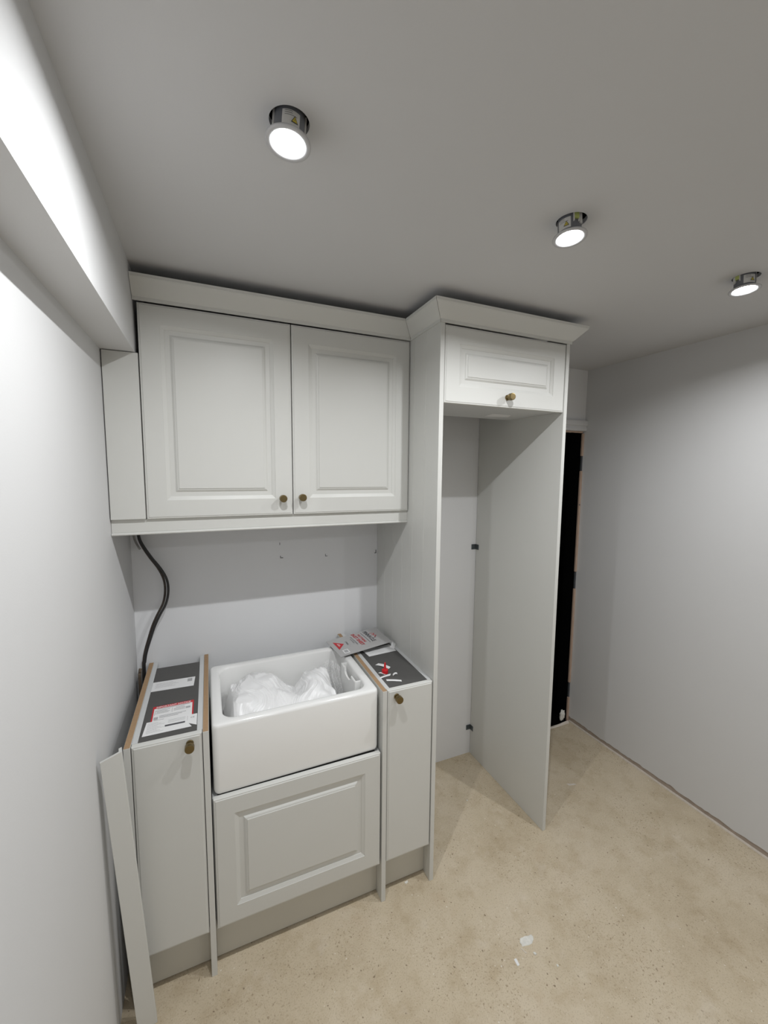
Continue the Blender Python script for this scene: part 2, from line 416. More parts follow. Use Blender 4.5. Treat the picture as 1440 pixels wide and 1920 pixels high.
# pelmet below the wall cabinet
def sweep_x(name, prof, x0, x1, material):
    bm = bmesh.new()
    a = [bm.verts.new((x0, y, z)) for y, z in prof]; b = [bm.verts.new((x1, y, z)) for y, z in prof]
    n = len(prof); bm.faces.new(a); bm.faces.new(b[::-1])
    for k in range(n): bm.faces.new((a[k], b[k], b[(k+1) % n], a[(k+1) % n]))
    return from_bm(name, bm, material)
PF = -0.3460
pel = sweep_x('light_pelmet', [(PF, 1.5520), (PF, 1.5085), (PF+0.0008, 1.5080), (PF+0.0008, 1.5070), (PF-0.003, 1.5062), (PF-0.0052, 1.5040), (PF-0.0056, 1.5015), (PF-0.0045, 1.4992), (PF-0.003, 1.4980), (PF+0.014, 1.4980), (PF+0.018, 1.5020), (PF+0.018, 1.5340), (PF+0.060, 1.5340), (PF+0.060, 1.5520)], XL+0.0012, TL0-0.0008, 'paint')
tag(pel, 'long pale grey pelmet strip along the bottom of the wall cabinet', 'pelmet')

# cornice: four mitred lengths
CPROF = [(0.0005, 2.2705), (0.0055, 2.2705), (0.0060, 2.2815), (0.0085, 2.2830), (0.0110, 2.2850), (0.0150, 2.2890), (0.0440, 2.3215), (0.0475, 2.3250), (0.0485, 2.3268), (0.0500, 2.3275), (0.0510, 2.3374), (0.0395, 2.3374), (0.0380, 2.3290), (0.0005, 2.2890)]
def cornice(pa, pb, label):
    # pa, pb map an outward offset to the x, y of each end
    bm = bmesh.new()
    a = [bm.verts.new((*pa(o), z)) for o, z in CPROF]; b = [bm.verts.new((*pb(o), z)) for o, z in CPROF]
    n = len(CPROF); bm.faces.new(a); bm.faces.new(b[::-1])
    for k in range(n): bm.faces.new((a[k], b[k], b[(k+1) % n], a[(k+1) % n]))
    o = from_bm('cornice_moulding', bm, 'paint'); tag(o, label, 'moulding', 'cornice mouldings along the top of the units'); return o
CY = YU-0.0015; g = 0.0008
cornice(lambda o: (0.0004, CY-o), lambda o: (TL0-o-g, CY-o), 'long cornice moulding above the double wall cabinet')
cornice(lambda o: (TL0-o, CY-o-g), lambda o: (TL0-o, YT-o+g), 'short cornice return along the side of the tall housing')
cornice(lambda o: (TL0-o+g, YT-o), lambda o: (TR1+o-g, YT-o), 'cornice moulding across the front of the tall housing')
cornice(lambda o: (TR1+o, YT-o+g), lambda o: (TR1+o, -0.001), 'cornice return on the doorway side of the tall housing')

# ------------------------------------------------------------------ tall housing
tp = empty('tall_side_panel', (1.0225, -0.30, 0.0))
ys = [-0.001, -0.098, -0.198, -0.298, -0.398, -0.498, YT]
for y1, y0 in zip(ys, ys[1:]):   # grooved boards, v-joint on the sink side
    c = 0.0016; last = (y0 == YT); first = (y1 == -0.001)
    out = [(TL1, y0+0.0), (TL1, y1), (TL0 if first else TL0+c, y1)] + ([] if first else [(TL0, y1-c)]) + ([(TL0, y0)] if last else [(TL0, y0+c), (TL0+c, y0)])
    prism('tongue_board', out, 0.0, ZTOP, 'paint', tp)
settle(tp); tag(tp, 'tall grooved grey side panel between the sink run and the empty niche', 'panel')
tr = empty('tall_end_panel', (1.6467, -0.30, 0.0))
box('panel', 'paint', TR0, TR1, YT, -0.003, 0.0, ZTOP, tr, 0.0008)
def bracket(z):
    bm = bmesh.new()
    bm_box(bm, TR0-0.030, TR0, -0.0028, -0.0008, z-0.015, z+0.015)
    bm_box(bm, TR0-0.0020, TR0, -0.030, -0.0030, z-0.015, z+0.015)
    bm_box(bm, TR0-0.028, TR0-0.0022, -0.0065, -0.0030, z+0.011, z+0.015)
    lathe_bm(bm, [(0.005, 0), (0.004, 0.0025)], 12, Matrix.Translation((TR0-0.017, -0.0029, z-0.001)) @ Matrix.Rotation(R(90), 4, 'X'))
    o = from_bm('corner_bracket', bm, 'steel', tr); o['label'] = 'small grey metal corner bracket'
bracket(1.288); bracket(0.169)
settle(tr); tag(tr, 'tall plain grey end panel standing beside the doorway', 'panel')

bc = empty('bridging_cabinet', (1.334, -0.42, 1.9870))
BX0, BX1 = TL1+0.0005, TR0-0.0005
for a, b in ((BX0, BX0+0.016), (BX1-0.016, BX1)): box('side_panel', 'carcass', a, b, -0.583, -0.2634, 1.9870, 2.2695, bc)
box('bottom_panel', 'carcass', BX0+0.016, BX1-0.016, -0.583, -0.2634, 1.9870, 2.0030, bc)
box('top_panel', 'carcass', BX0+0.016, BX1-0.016, -0.583, -0.2634, 2.2535, 2.2695, bc)
box('back_panel', 'carcass', BX0+0.016, BX1-0.016, -0.2790, -0.2634, 2.0030, 2.2535, bc)
dd = door(TL1+0.0030, TR0-0.0030, YT, 1.9830, 2.2675, bc); knob(1.3295, YT, 2.0225, dd)
st = prism('sticker', [(1.405, -0.4182), (1.5152, -0.4114), (1.5458, -0.3518), (1.4294, -0.3248)], 1.9864, 1.9869, 'paper', bc)
settle(bc); tag(bc, 'bridging cabinet with one small panelled door over the empty niche', 'cabinet')

# ------------------------------------------------------------------ base run
ZP = 0.8890
def end_panel(x0, x1, label):
    t = empty('end_panel', ((x0+x1)/2, -0.3, 0))
    box('panel', 'paint', x0, x1, YT, -0.006, 0.0, ZP-0.0008, t, 0.0006)
    e = box('raw_edge', 'mdf', x0+0.0008, x1-0.0008, YT+0.0008, -0.0065, ZP-0.0008, ZP, t); e['label'] = 'bare brown fibreboard edge'
    settle(t); return tag(t, label, 'panel', 'base run end panels')
end_panel(-0.0513, -0.0333, 'thin grey end panel with bare brown top edge nearest the left-hand wall')
end_panel(0.1663, 0.1843, 'thin grey end panel with bare brown top edge left of the sink')
end_panel(0.7933, 0.8113, 'thin grey end panel with bare brown top edge right of the sink')

def leg(x, y, h, parent):
    bm = bmesh.new(); lathe_bm(bm, [(0.022, 0), (0.022, 0.008), (0.014, 0.012), (0.014, h-0.02), (0.020, h-0.015), (0.020, h)], 14, Matrix.Translation((x, y, 0)))
    from_bm('leg', bm, 'ink', parent)

def carcass(t, x0, x1, z1, back=-0.068):
    for a, b in ((x0, x0+0.0165), (x1-0.0165, x1)): box('side_panel', 'carcass', a, b, -0.5835, -0.009, 0.150, z1, t, 0.0006)
    box('bottom_panel', 'carcass', x0+0.0165, x1-0.0165, -0.5835, back, 0.150, 0.166, t)
    box('back_panel', 'carcass', x0+0.0165, x1-0.0165, back-0.008, back, 0.166, z1-0.02, t)
    for x in (x0+0.05, x1-0.05):
        for y in (-0.49, -0.12): leg(x, y, 0.150, t)

def lines(name, parent, quads, material, z, th=0.00012):
    bm = bmesh.new()
    for (x0, y0, x1, y1) in quads: bm_box(bm, x0, x1, y0, y1, z, z+th)
    return from_bm(name, bm, material, parent)

def text_mesh(txt, size, xscale=1.0, bold=0.0):
    c = bpy.data.curves.new('txt', 'FONT'); c.body = txt; c.size = size; c.align_x = 'CENTER'; c.align_y = 'CENTER'; c.offset = bold; c.resolution_u = 2
    o = bpy.data.objects.new('txt', c); me = bpy.data.meshes.new_from_object(o)
    bpy.data.objects.remove(o); bpy.data.curves.remove(c)
    for v in me.vertices: v.co.x *= xscale
    return me

def text_flat(name, parent, txt, cx, cyy, z, size, material, xscale=1.0, bold=0.0, rot=0.0):
    me = text_mesh(txt, size, xscale, bold); ca, sa = math.cos(rot), math.sin(rot)
    for v in me.vertices: v.co = Vector((cx+v.co.x*ca-v.co.y*sa, cyy+v.co.x*sa+v.co.y*ca, z))
    return link(name, me, material, parent)

# left base cabinet
bl = empty('base_cabinet', (0.0665, -0.30, 0.0)); CX0, CX1 = -0.0328, 0.1658
carcass(bl, CX0, CX1, 0.8875)
box('top_board', 'dark', CX0+0.0168, CX1-0.0168, -0.5835, -0.0690, 0.8705, 0.8868, bl)
d = door(-0.0312, 0.1642, YT, 0.1690, 0.8865, bl, False); knob(0.1287, YT, 0.8612, d)
ZS = 0.8868
s1 = prism('sticker', [(-0.0160, -0.1955), (0.1348, -0.2021), (0.1308, -0.2763), (-0.0160, -0.2690)], ZS, ZS+0.0003, 'paper', bl); s1['label'] = 'plain white printed sticker'
lines('print', s1, [(-0.006+0.003*(k % 2), -0.214-0.008*k, 0.055+0.030*((k*37) % 3)/3, -0.2125-0.008*k) for k in range(5)]+[(0.107, -0.235, 0.124, -0.211)], 'greyink', ZS+0.0003)
s2 = prism('sticker', [(0.0048, -0.3854), (0.1351, -0.3852), (0.1357, -0.4830), (0.0064, -0.4830)], ZS, ZS+0.0003, 'red', bl); s2['label'] = 'red bordered notice sticker'
sub = prism('notice_panel', [(0.0100, -0.4010), (0.1305, -0.4010), (0.1310, -0.4828), (0.0110, -0.4828)], ZS+0.0003, ZS+0.0004, 'paper', s2)
text_flat('heading', s2, 'IMPORTANT NOTICE', 0.0700, -0.3938, ZS+0.00035, 0.0125, 'paper', 0.92, 0.0002)
q = [(0.020, -0.4065, 0.122, -0.4045), (0.016, -0.4160, 0.060, -0.4145), (0.078, -0.4150, 0.105, -0.4135)]
q += [(0.016+0.004*(k % 2), -0.4225-0.006*k, 0.052+0.004*((k*5) % 3), -0.4212-0.006*k) for k in range(3)]
q += [(0.072, -0.4215-0.006*k, 0.108, -0.4202-0.006*k) for k in range(3)]
q += [(0.0665, -0.440, 0.0672, -0.412), (0.014, -0.4440, 0.0147, -0.412)]
q += [(0.030, -0.4530-0.006*k, 0.112-0.012*k, -0.4515-0.006*k) for k in range(3)]+[(0.016, -0.4760, 0.046, -0.4748)]
lines('print', s2, q, 'ink', ZS+0.0004)
lines('print_block', s2, [(0.110, -0.4345, 0.1245, -0.4225)], 'greyink', ZS+0.0004); lines('print_block', s2, [(0.0135, -0.4720, 0.0265, -0.4560)], 'greyink', ZS+0.0004)
s3 = prism('sticker', [(-0.0045, -0.4796), (0.0700, -0.4820), (0.1482, -0.4832), (0.1479, -0.5519), (0.1232, -0.5330), (0.1331, -0.5554), (-0.0090, -0.5567)], ZS+0.0005, ZS+0.0008, 'paper', bl); s3['label'] = 'torn white sticker with small print'
q = [(0.000, -0.4905-0.0066*k, 0.030+0.010*((k*7) % 3), -0.4892-0.0066*k) for k in range(9)]+[(0.060, -0.4905-0.007*k, 0.112, -0.4890-0.007*k) for k in range(3)]+[(0.118, -0.515, 0.1188, -0.488)]
lines('print', s3, q, 'greyink', ZS+0.0008)
lines('print_block', s3, [(0.052, -0.5250, 0.112, -0.5155)], 'ink', ZS+0.0008)
text_flat('mark', s3, 'CE', 0.1340, -0.5020, ZS+0.0009, 0.0105, 'ink')
settle(bl); tag(bl, 'narrow base cabinet by the left-hand wall, notices stuck on its dark top', 'cabinet', 'narrow base cabinets')

# right base cabinet
br = empty('base_cabinet', (0.9120, -0.30, 0.0)); CX0, CX1 = 0.8118, 1.0130
carcass(br, CX0, CX1, 0.8875)
box('top_board', 'dark', CX0+0.0168, CX1-0.0168, -0.5835, -0.0690, 0.8705, 0.8868, br)
d = door(0.8142, 1.0098, YT, 0.1690, 0.8865, br, False); knob(0.8505, YT, 0.8590, d)
s4 = prism('sticker', [(0.8537, -0.3035), (0.9934, -0.2925), (0.9900, -0.2180), (0.8450, -0.2280)], ZS, ZS+0.0003, 'paper', br); s4['label'] = 'white printed sticker'
lines('print', s4, [(0.862+0.003*(k % 2), -0.244-0.007*k, 0.925+0.02*((k*5) % 3)/2, -0.2428-0.007*k) for k in range(6)], 'greyink', ZS+0.0003)
settle(br); tag(br, 'narrow base cabinet against the tall panel, red cap on its dark top', 'cabinet', 'narrow base cabinets')

# sink cabinet
bs = empty('sink_cabinet', (0.4888, -0.30, 0.0)); CX0, CX1 = 0.1868, 0.7908
carcass(bs, CX0, CX1, 0.6340)
box('top_board', 'dark', CX0+0.0168, CX1-0.0168, -0.5830, -0.0690, 0.6175, 0.6338, bs)
for px_ in (0.24, 0.70):
    for py_ in (-0.50, -0.20): box('packer', 'dark', px_, px_+0.04, py_, py_+0.05, 0.6338, 0.6420, bs)
d = door(0.1901, 0.7861, YT, 0.1690, 0.6415, bs, True)
settle(bs); tag(bs, 'low cabinet under the sink with one wide panelled door', 'cabinet')

for x0, x1, lb in ((-0.0328, 0.1658, 'plinth board under the narrow cabinet by the left-hand wall'), (0.1848, 0.7928, 'wide plinth board under the sink cabinet'), (0.8118, 1.0130, 'plinth board under the narrow cabinet against the tall panel')):
    tag(box('plinth_board', 'plinth', x0, x1, -0.5520, -0.5360, 0.0060, 0.1490, None, 0.0006), lb, 'plinth', 'plinth boards')

# ------------------------------------------------------------------ sink
def rrect(x0, x1, y0, y1, r, n=7):
    out = []
    for cx, cyy, a0 in ((x1-r, y1-r, 0), (x0+r, y1-r, 90), (x0+r, y0+r, 180), (x1-r, y0+r, 270)):
        for k in range(n):
            a = R(a0+90*k/(n-1)); out.append((cx+r*math.cos(a), cyy+r*math.sin(a)))
    return out
SX0, SX1, SY0, SY1, SZ0, SZ1 = 0.1905, 0.7835, -0.5865, -0.1370, 0.6422, 0.8905
sk = empty('butler_sink', (0.487, -0.363, SZ0))
def sink():
    bm = bmesh.new(); rings = []
    def ring(ins, z, r): rings.append([bm.verts.new((x, y, z)) for x, y in rrect(SX0+ins, SX1-ins, SY0+ins, SY1-ins, r)])
    ring(0.03, SZ0, 0.006); ring(0.012, SZ0, 0.012); ring(0.005, SZ0+0.003, 0.016); ring(0.001, SZ0+0.010, 0.020); ring(0.0, SZ0+0.018, 0.021)
    ring(0.0, SZ1-0.012, 0.021); ring(0.0012, SZ1-0.006, 0.020); ring(0.004, SZ1-0.002, 0.018); ring(0.009, SZ1, 0.015)
    ring(0.024, SZ1+0.0002, 0.040); ring(0.031, SZ1-0.001, 0.046); ring(0.0345, SZ1-0.004, 0.048); ring(0.0365, SZ1-0.010, 0.048); ring(0.039, SZ1-0.10, 0.050); ring(0.043, SZ0+0.055, 0.050)
    ring(0.050, SZ0+0.040, 0.052); ring(0.065, SZ0+0.030, 0.055); ring(0.10, SZ0+0.027, 0.050)
    for a, b in zip(rings, rings[1:]):
        n = len(a)
        for k in range(n): bm.faces.new((a[k], a[(k+1) % n], b[(k+1) % n], b[k]))
    bm.faces.new(rings[0][::-1]); bm.faces.new(rings[-1])
    return from_bm('basin', bm, 'ceramic', sk, smooth=True)
sink()
# overflow: a hollow column on the right inner wall with a notched front
def overflow():
    bm = bmesh.new()
    ya, yb, zt, zb = -0.485, -0.305, 0.8815, 0.690; nl, nr, nz = -0.432, -0.352, 0.8640
    out = [(ya, zb), (yb, zb), (yb, zt), (nr, zt)]
    for k in range(9):
        a = R(-180*k/8); out.append(((nl+nr)/2+(nr-nl)/2*math.cos(a), nz+0.012*math.sin(a)))
    out += [(nl, zt), (ya, zt)]
    XF, XB = 0.7215, 0.7290
    a = [bm.verts.new((XF, y, z)) for y, z in out]; b = [bm.verts.new((XB, y, z)) for y, z in out]
    bm.faces.new(a); bm.faces.new(b[::-1]); n = len(out)
    for k in range(n): bm.faces.new((a[k], a[(k+1) % n], b[(k+1) % n], b[k]))
    bmesh.ops.bevel(bm, geom=[e for e in bm.edges if abs(e.verts[0].co.x-e.verts[1].co.x) < 1e-5 and min(v.co.z for v in e.verts) > zb+0.01 and e.calc_length() > 0.003], offset=0.0022, segments=2, affect='EDGES')
    bm_box(bm, XB-0.003, 0.7520, ya+0.001, ya+0.009, zb, zt-0.001); bm_box(bm, XB-0.003, 0.7520, yb-0.009, yb-0.001, zb, zt-0.001)
    o = from_bm('overflow', bm, 'ceramic', sk); o['label'] = 'moulded overflow slot'
overflow()
settle(sk); sk.rotation_euler.z = R(0.55); tag(sk, 'white ceramic butler sink standing between the base cabinets', 'sink')

# ------------------------------------------------------------------ crumpled polythene in the sink
def g2(x, y, cx, cyy, sx, syy, a=0.0):
    dx, dy = x-cx, y-cyy; ca, sa = math.cos(a), math.sin(a)
    u, v = dx*ca+dy*sa, -dx*sa+dy*ca
    return math.exp(-(u*u/(2*sx*sx)+v*v/(2*syy*syy)))
def ridge(p):
    return 1-abs(noise.noise(p))*2
def plat(x, y, cx, cyy, sx, syy, a=0.0, p=1.45):
    dx, dy = x-cx, y-cyy; ca, sa = math.cos(a), math.sin(a)
    u, v = (dx*ca+dy*sa)/sx, (-dx*sa+dy*ca)/syy
    return math.exp(-((u*u+v*v)**p))
def heap_h(x, y):
    wx = x+0.026*noise.noise((x*12, y*12, 0.5))+0.010*noise.noise((x*30, y*30, 1.5)); wy = y+0.026*noise.noise((x*12, y*12, 4.5))+0.010*noise.noise((x*30, y*30, 6.5))
    a = 0.142*plat(wx, wy, 0.365, -0.300, 0.145, 0.150, 0.5)
    b = 0.128*plat(wx, wy, 0.600, -0.345, 0.080, 0.140, -0.25)
    c = 0.095*plat(wx, wy, 0.450, -0.455, 0.200, 0.085)+0.085*plat(wx, wy, 0.275, -0.42, 0.060, 0.11)
    h = 0.735+max(a, b)+0.35*min(a, b)+c*(1-0.75*min(1, max(a, b)/0.12))
    # long creases running down from the two summits
    for cx, cyy, ph in ((0.30, -0.12, 0.0), (0.56, -0.17, 5.0)):
        dx, dy = x-cx, y-cyy; r = math.hypot(dx, dy)+1e-4; an = math.atan2(dy, dx)+0.25*noise.noise((x*7, y*7, ph))
        f = plat(x, y, cx+0.05, cyy-0.20, 0.19 if ph == 0 else 0.15, 0.28)
        h += f*(0.0060*ridge((an*5.5+ph, r*2.2, 1.0))+0.0046*ridge((an*12+ph, r*2.0, 2.0))+0.0034*ridge((an*25+ph, r*3.5, 3.0))+0.0016*ridge((an*48+ph, r*6.0, 7.0)))
    h += 0.006*noise.noise((x*12, y*12, 3.1))
    return h
def heap():
    bm = bmesh.new(); nx, ny = 300, 240; G = []
    for i in range(nx+1):
        row = []
        for j in range(ny+1):
            x = 0.2365+(0.690-0.2365)*i/nx; y = -0.5435+(-0.185+0.5435)*j/ny
            e = min(i, nx-i, 60)/60*1.0; e2 = min(j, ny-j, 48)/48
            h = heap_h(x, y); k = min(1, e*3)*min(1, e2*3)
            z = 0.668+(h-0.668)*(0.45+0.55*k)
            z = min(z, 0.880+0.006*noise.noise((x*20, y*20, 0)))
            row.append(bm.verts.new((x+0.004*noise.noise((x*25, y*25, 5))*k, y+0.004*noise.noise((x*25, y*25, 9))*k, z)))
        G.append(row)
    for i in range(nx):
        for j in range(ny): bm.faces.new((G[i][j], G[i+1][j], G[i+1][j+1], G[i][j+1]))
    return bm
ds = empty('dust_sheet', (0.46, -0.36, 0.668))
from_bm('milky_pile', heap(), 'sheet', ds, smooth=True)
# clear fold standing up along the right-hand end
def drape(name, fn, nu, nv, material):
    bm = bmesh.new(); G = [[bm.verts.new(fn(i/nu, j/nv)) for j in range(nv+1)] for i in range(nu+1)]
    for i in range(nu):
        for j in range(nv): bm.faces.new((G[i][j], G[i+1][j], G[i+1][j+1], G[i][j+1]))
    return from_bm(name, bm, material, ds, smooth=True)
def fold(u, v):
    x = 0.646+0.070*u+0.010*noise.noise((u*3, v*2, 2.0))
    y = -0.335+0.030*math.sin(math.pi*u*1.3)+0.045*v+0.016*noise.noise((u*6, v*2.0, 6.0))+0.007*ridge((u*9+v*1.5, v*1.6, 4))
    z = 0.715+v*(0.150+0.022*math.sin(math.pi*u))+0.005*noise.noise((u*7, v*4, 1))
    return (x, y, min(z, 0.886))
o = drape('clear_fold', fold, 80, 60, 'film'); o['label'] = 'clear loose fold of polythene'
settle(ds); tag(ds, 'crumpled milky polythene dust sheet heaped inside the sink', 'dust sheet', None, 'thing')

# ------------------------------------------------------------------ dust sheet packet
PL, PB, PR, PT = Vector((0.7069, -0.1002, 0.9000)), Vector((0.7253, -0.2874, 0.9000)), Vector((0.9905, -0.2532, 0.9150)), Vector((0.9820, -0.0572, 0.9150))
def pk(s, t, off=0.0, side=1):
    p = (PL*(1-s)+PB*s)*(1-t)+(PT*(1-s)+PR*s)*t
    e = max(0.0, math.sin(math.pi*min(max(s, 0), 1)))**0.5*max(0.0, math.sin(math.pi*min(max(t, 0), 1)))**0.5
    bul = 0.0042*e+0.0010*noise.noise((s*4, t*5, 2.0))*e
    if side > 0: return p+Vector((0, 0, bul+off))
    return p+Vector((0, 0, -0.006*e-0.0006))
pkt = empty('dust_sheet_packet', (0.85, -0.18, 0.8905))
def pouch():
    bm = bmesh.new(); n, k = 30, 40
    A = [[bm.verts.new(pk(i/n, j/k)) for j in range(k+1)] for i in range(n+1)]
    for i in range(n):
        for j in range(k): bm.faces.new((A[i][j], A[i+1][j], A[i+1][j+1], A[i][j+1]))
    return from_bm('pouch_front', bm, 'foil', pkt, smooth=True)
def pouch_back():
    bm = bmesh.new(); n, k = 16, 20
    A = [[bm.verts.new(pk(i/n, j/k, side=-1)) for j in range(k+1)] for i in range(n+1)]
    for i in range(n):
        for j in range(k): bm.faces.new((A[i][j], A[i][j+1], A[i+1][j+1], A[i+1][j]))
    return from_bm('pouch_back', bm, 'foildark', pkt, smooth=True)
pf = pouch(); pouch_back()
def wrap_text(name, txt, sc, tcn, height, width, material, bold=0.0):
    # sc, tcn: centre; height in t, width in s
    me = text_mesh(txt, 1.0, 1.0, bold)
    xs = [v.co.x for v in me.vertices]; yy = [v.co.y for v in me.vertices]
    x0, x1, y0, y1 = min(xs), max(xs), min(yy), max(yy)
    for v in me.vertices:
        s = sc+((v.co.x-x0)/(x1-x0)-0.5)*width; t = tcn+((v.co.y-y0)/(y1-y0)-0.5)*height
        v.co = pk(s, t, 0.0009)
    return link(name, me, material, pf)
def wrap_poly(name, pts, material, off=0.0008):
    bm = bmesh.new(); f = bm.faces.new([bm.verts.new((a, b, 0)) for a, b in pts])
    bmesh.ops.triangulate(bm, faces=[f]); bmesh.ops.subdivide_edges(bm, edges=bm.edges[:], cuts=5, use_grid_fill=True)
    for v in bm.verts: v.co = pk(v.co.x, v.co.y, off)
    return from_bm(name, bm, material, pf)
def wrap_bar(name, s0, s1, t0, t1, material, off=0.0007, n=16):
    vs_ = []
    for i in range(n+1):
        s = s0+(s1-s0)*i/n; vs_ += [pk(s, t0, off), pk(s, t1, off)]
    return pydata(name, vs_, [(2*i, 2*i+2, 2*i+3, 2*i+1) for i in range(n)], material, pf)
wrap_text('brand_lettering', 'PINNACLE', 0.415, 0.730, 0.080, 0.65, 'ink', 0.022)
wrap_bar('underline', 0.12, 0.75, 0.641, 0.649, 'ink')
wrap_text('product_lettering', 'POLYTHENE', 0.412, 0.578, 0.044, 0.49, 'red', 0.02)
wrap_text('product_lettering', 'DUST SHEET', 0.412, 0.498, 0.066, 0.73, 'red', 0.026)
wrap_text('small_lettering', 'IDEAL FOR DECORATING', 0.425, 0.421, 0.022, 0.49, 'ink')
wrap_text('small_lettering', 'AND STORAGE', 0.428, 0.385, 0.020, 0.26, 'ink')
wrap_text('small_lettering', '3 Pack', 0.445, 0.278, 0.034, 0.20, 'ink', 0.01)
wrap_poly('red_triangle', [(0.192, 0.075), (0.662, 0.075), (0.443, 0.219)], 'red')
wrap_bar('triangle_print', 0.345, 0.515, 0.112, 0.120, 'paper', 0.0013); wrap_bar('triangle_print', 0.375, 0.495, 0.132, 0.140, 'paper', 0.0013)
wrap_bar('white_square', 0.728, 0.914, 0.100, 0.202, 'paper'); wrap_bar('grey_square', 0.762, 0.880, 0.119, 0.183, 'greyink', 0.0011)
wrap_poly('mountain_mark', [(0.25, 0.782), (0.345, 0.862), (0.42, 0.815), (0.405, 0.808), (0.345, 0.842), (0.265, 0.775)], 'red')
wrap_poly('mountain_mark', [(0.36, 0.790), (0.47, 0.862), (0.55, 0.800), (0.532, 0.793), (0.468, 0.843), (0.385, 0.785)], 'red')
wrap_poly('mountain_mark', [(0.50, 0.842), (0.585, 0.795), (0.57, 0.782), (0.53, 0.806)], 'ink')
o = pydata('clear_tab', [(0.990, -0.252, 0.914), (0.975, -0.262, 0.893), (0.993, -0.275, 0.8885), (1.0035, -0.262, 0.905), (0.996, -0.240, 0.913)], [(0, 1, 2), (0, 2, 3), (0, 3, 4)], 'film', pkt)
settle(pkt); tag(pkt, 'silver grey dust sheet packet with red lettering lying across the sink corner', 'packet', None, 'thing')

# ------------------------------------------------------------------ red nozzle cap and tape scraps
def cap():
    bm = bmesh.new(); rings = []
    seg = 40
    prof = [(0.0128, 0.0), (0.0132, 0.001), (0.0132, 0.0135), (0.0122, 0.0150), (0.0068, 0.0158), (0.0056, 0.0175), (0.0046, 0.028), (0.0036, 0.040), (0.0033, 0.0435), (0.0020, 0.0450)]
    mt = Matrix.Translation((0.8600, -0.4680, 0.8868))
    for i, (r, z) in enumerate(prof):
        ring = []
        for k in range(seg):
            rr = r*(0.955 if (k % 2 and 1 <= i <= 2) else 1); a = 2*math.pi*k/seg
            ring.append(bm.verts.new(mt @ Vector((rr*math.cos(a), rr*math.sin(a), z))))
        rings.append(ring)
    for a, b in zip(rings, rings[1:]):
        for k in range(seg): bm.faces.new((a[k], a[(k+1) % seg], b[(k+1) % seg], b[k]))
    bm.faces.new(rings[0][::-1]); bm.faces.new(rings[-1])
    return from_bm('nozzle_cap', bm, 'redcap')
tag(cap(), 'small red plastic nozzle cap standing on the dark cabinet top', 'cap')
def scrap(pts, lift, label, z0=0.8870, printed=True):
    # a little curled strip through the outline pts (four corners)
    a, b, c_, d_ = [Vector((*p, 0)) for p in pts]; n = 6; bm = bmesh.new(); T = []; B = []
    for i in range(n+1):
        t = i/n; z = z0+lift*math.sin(math.pi*t)
        p, q_ = a.lerp(b, t), d_.lerp(c_, t); jig = 0.0006*random.uniform(-1, 1)
        T.append([bm.verts.new((p.x+jig, p.y+jig, z+0.0006)), bm.verts.new((q_.x-jig, q_.y, z+0.0010))])
        B.append([bm.verts.new((p.x+jig, p.y+jig, z)), bm.verts.new((q_.x-jig, q_.y, z+0.0004))])
    for i in range(n):
        bm.faces.new((T[i][0], T[i+1][0], T[i+1][1], T[i][1])); bm.faces.new((B[i][0], B[i][1], B[i+1][1], B[i+1][0]))
        bm.faces.new((T[i][0], B[i][0], B[i+1][0], T[i+1][0])); bm.faces.new((T[i][1], T[i+1][1], B[i+1][1], B[i][1]))
    bm.faces.new((T[0][0], T[0][1], B[0][1], B[0][0])); bm.faces.new((T[-1][0], B[-1][0], B[-1][1], T[-1][1]))
    tag(from_bm('tape_scrap', bm, 'paper'), label, 'scrap', 'white tape scraps on the cabinet top')
scrap([(0.8480, -0.3900), (0.8890, -0.4430), (0.9010, -0.4320), (0.8665, -0.3810)], 0.0030, 'long curled white scrap behind the red cap')
scrap([(0.8330, -0.4600), (0.8520, -0.4830), (0.8600, -0.4800), (0.8430, -0.4560)], 0.0015, 'tiny white scrap just left of the red cap')
scrap([(0.8200, -0.5070), (0.8700, -0.4990), (0.8790, -0.4860), (0.8290, -0.4960)], 0.0012, 'white strip in front of the red cap, overhanging the brown edge', 0.8876)
scrap([(0.8800, -0.5050), (0.9030, -0.4990), (0.9065, -0.4870), (0.8850, -0.4920)], 0.0040, 'small folded white scrap to the right of the red cap')
scrap([(0.8400, -0.5330), (0.8945, -0.5590), (0.8970, -0.5480), (0.8430, -0.5210)], 0.0010, 'white strip nearest the knob of the narrow cabinet')

# ------------------------------------------------------------------ cables in the corner
cpts = [(-0.0604, 1.4990+0.02), (-0.0604, 1.4541), (-0.0503, 1.4156), (-0.0227, 1.3614), (0.0058, 1.3167), (0.0257, 1.2757), (0.0336, 1.2390), (0.0319, 1.1958), (0.0208, 1.1537), (-0.0028, 1.1096), (-0.0231, 1.0653), (-0.0407, 1.0135), (-0.0567, 0.9615), (-0.0646, 0.9191), (-0.0680, 0.8760), (-0.0690, 0.60), (-0.0690, 0.15), (-0.0690, 0.004)]
ca = empty('power_cable', (-0.069, -0.05, 0.0))
tube('sheath', [(x+0.0045*min(1, k/3), -0.053, z) for k, (x, z) in enumerate(cpts)], 0.0050, 'cable', ca)
settle(ca); tag(ca, 'thick black cable hanging from the pelmet, the outer one of the pair', 'cable', 'cables in the corner')
cb = empty('power_cable', (-0.080, -0.05, 0.0))
tube('sheath', [(x-(0.0020, 0.0025, 0.0035, 0.0045, 0.006, 0.008, 0.0085, 0.008, 0.007, 0.006, 0.005, 0.0035, 0.0025, 0.002, 0.002, 0.002, 0.002, 0.002)[k], -0.0405, z) for k, (x, z) in enumerate(cpts)], 0.0046, 'cablebrown', cb)
settle(cb); tag(cb, 'plaster smeared dark cable, the inner one of the pair', 'cable', 'cables in the corner')
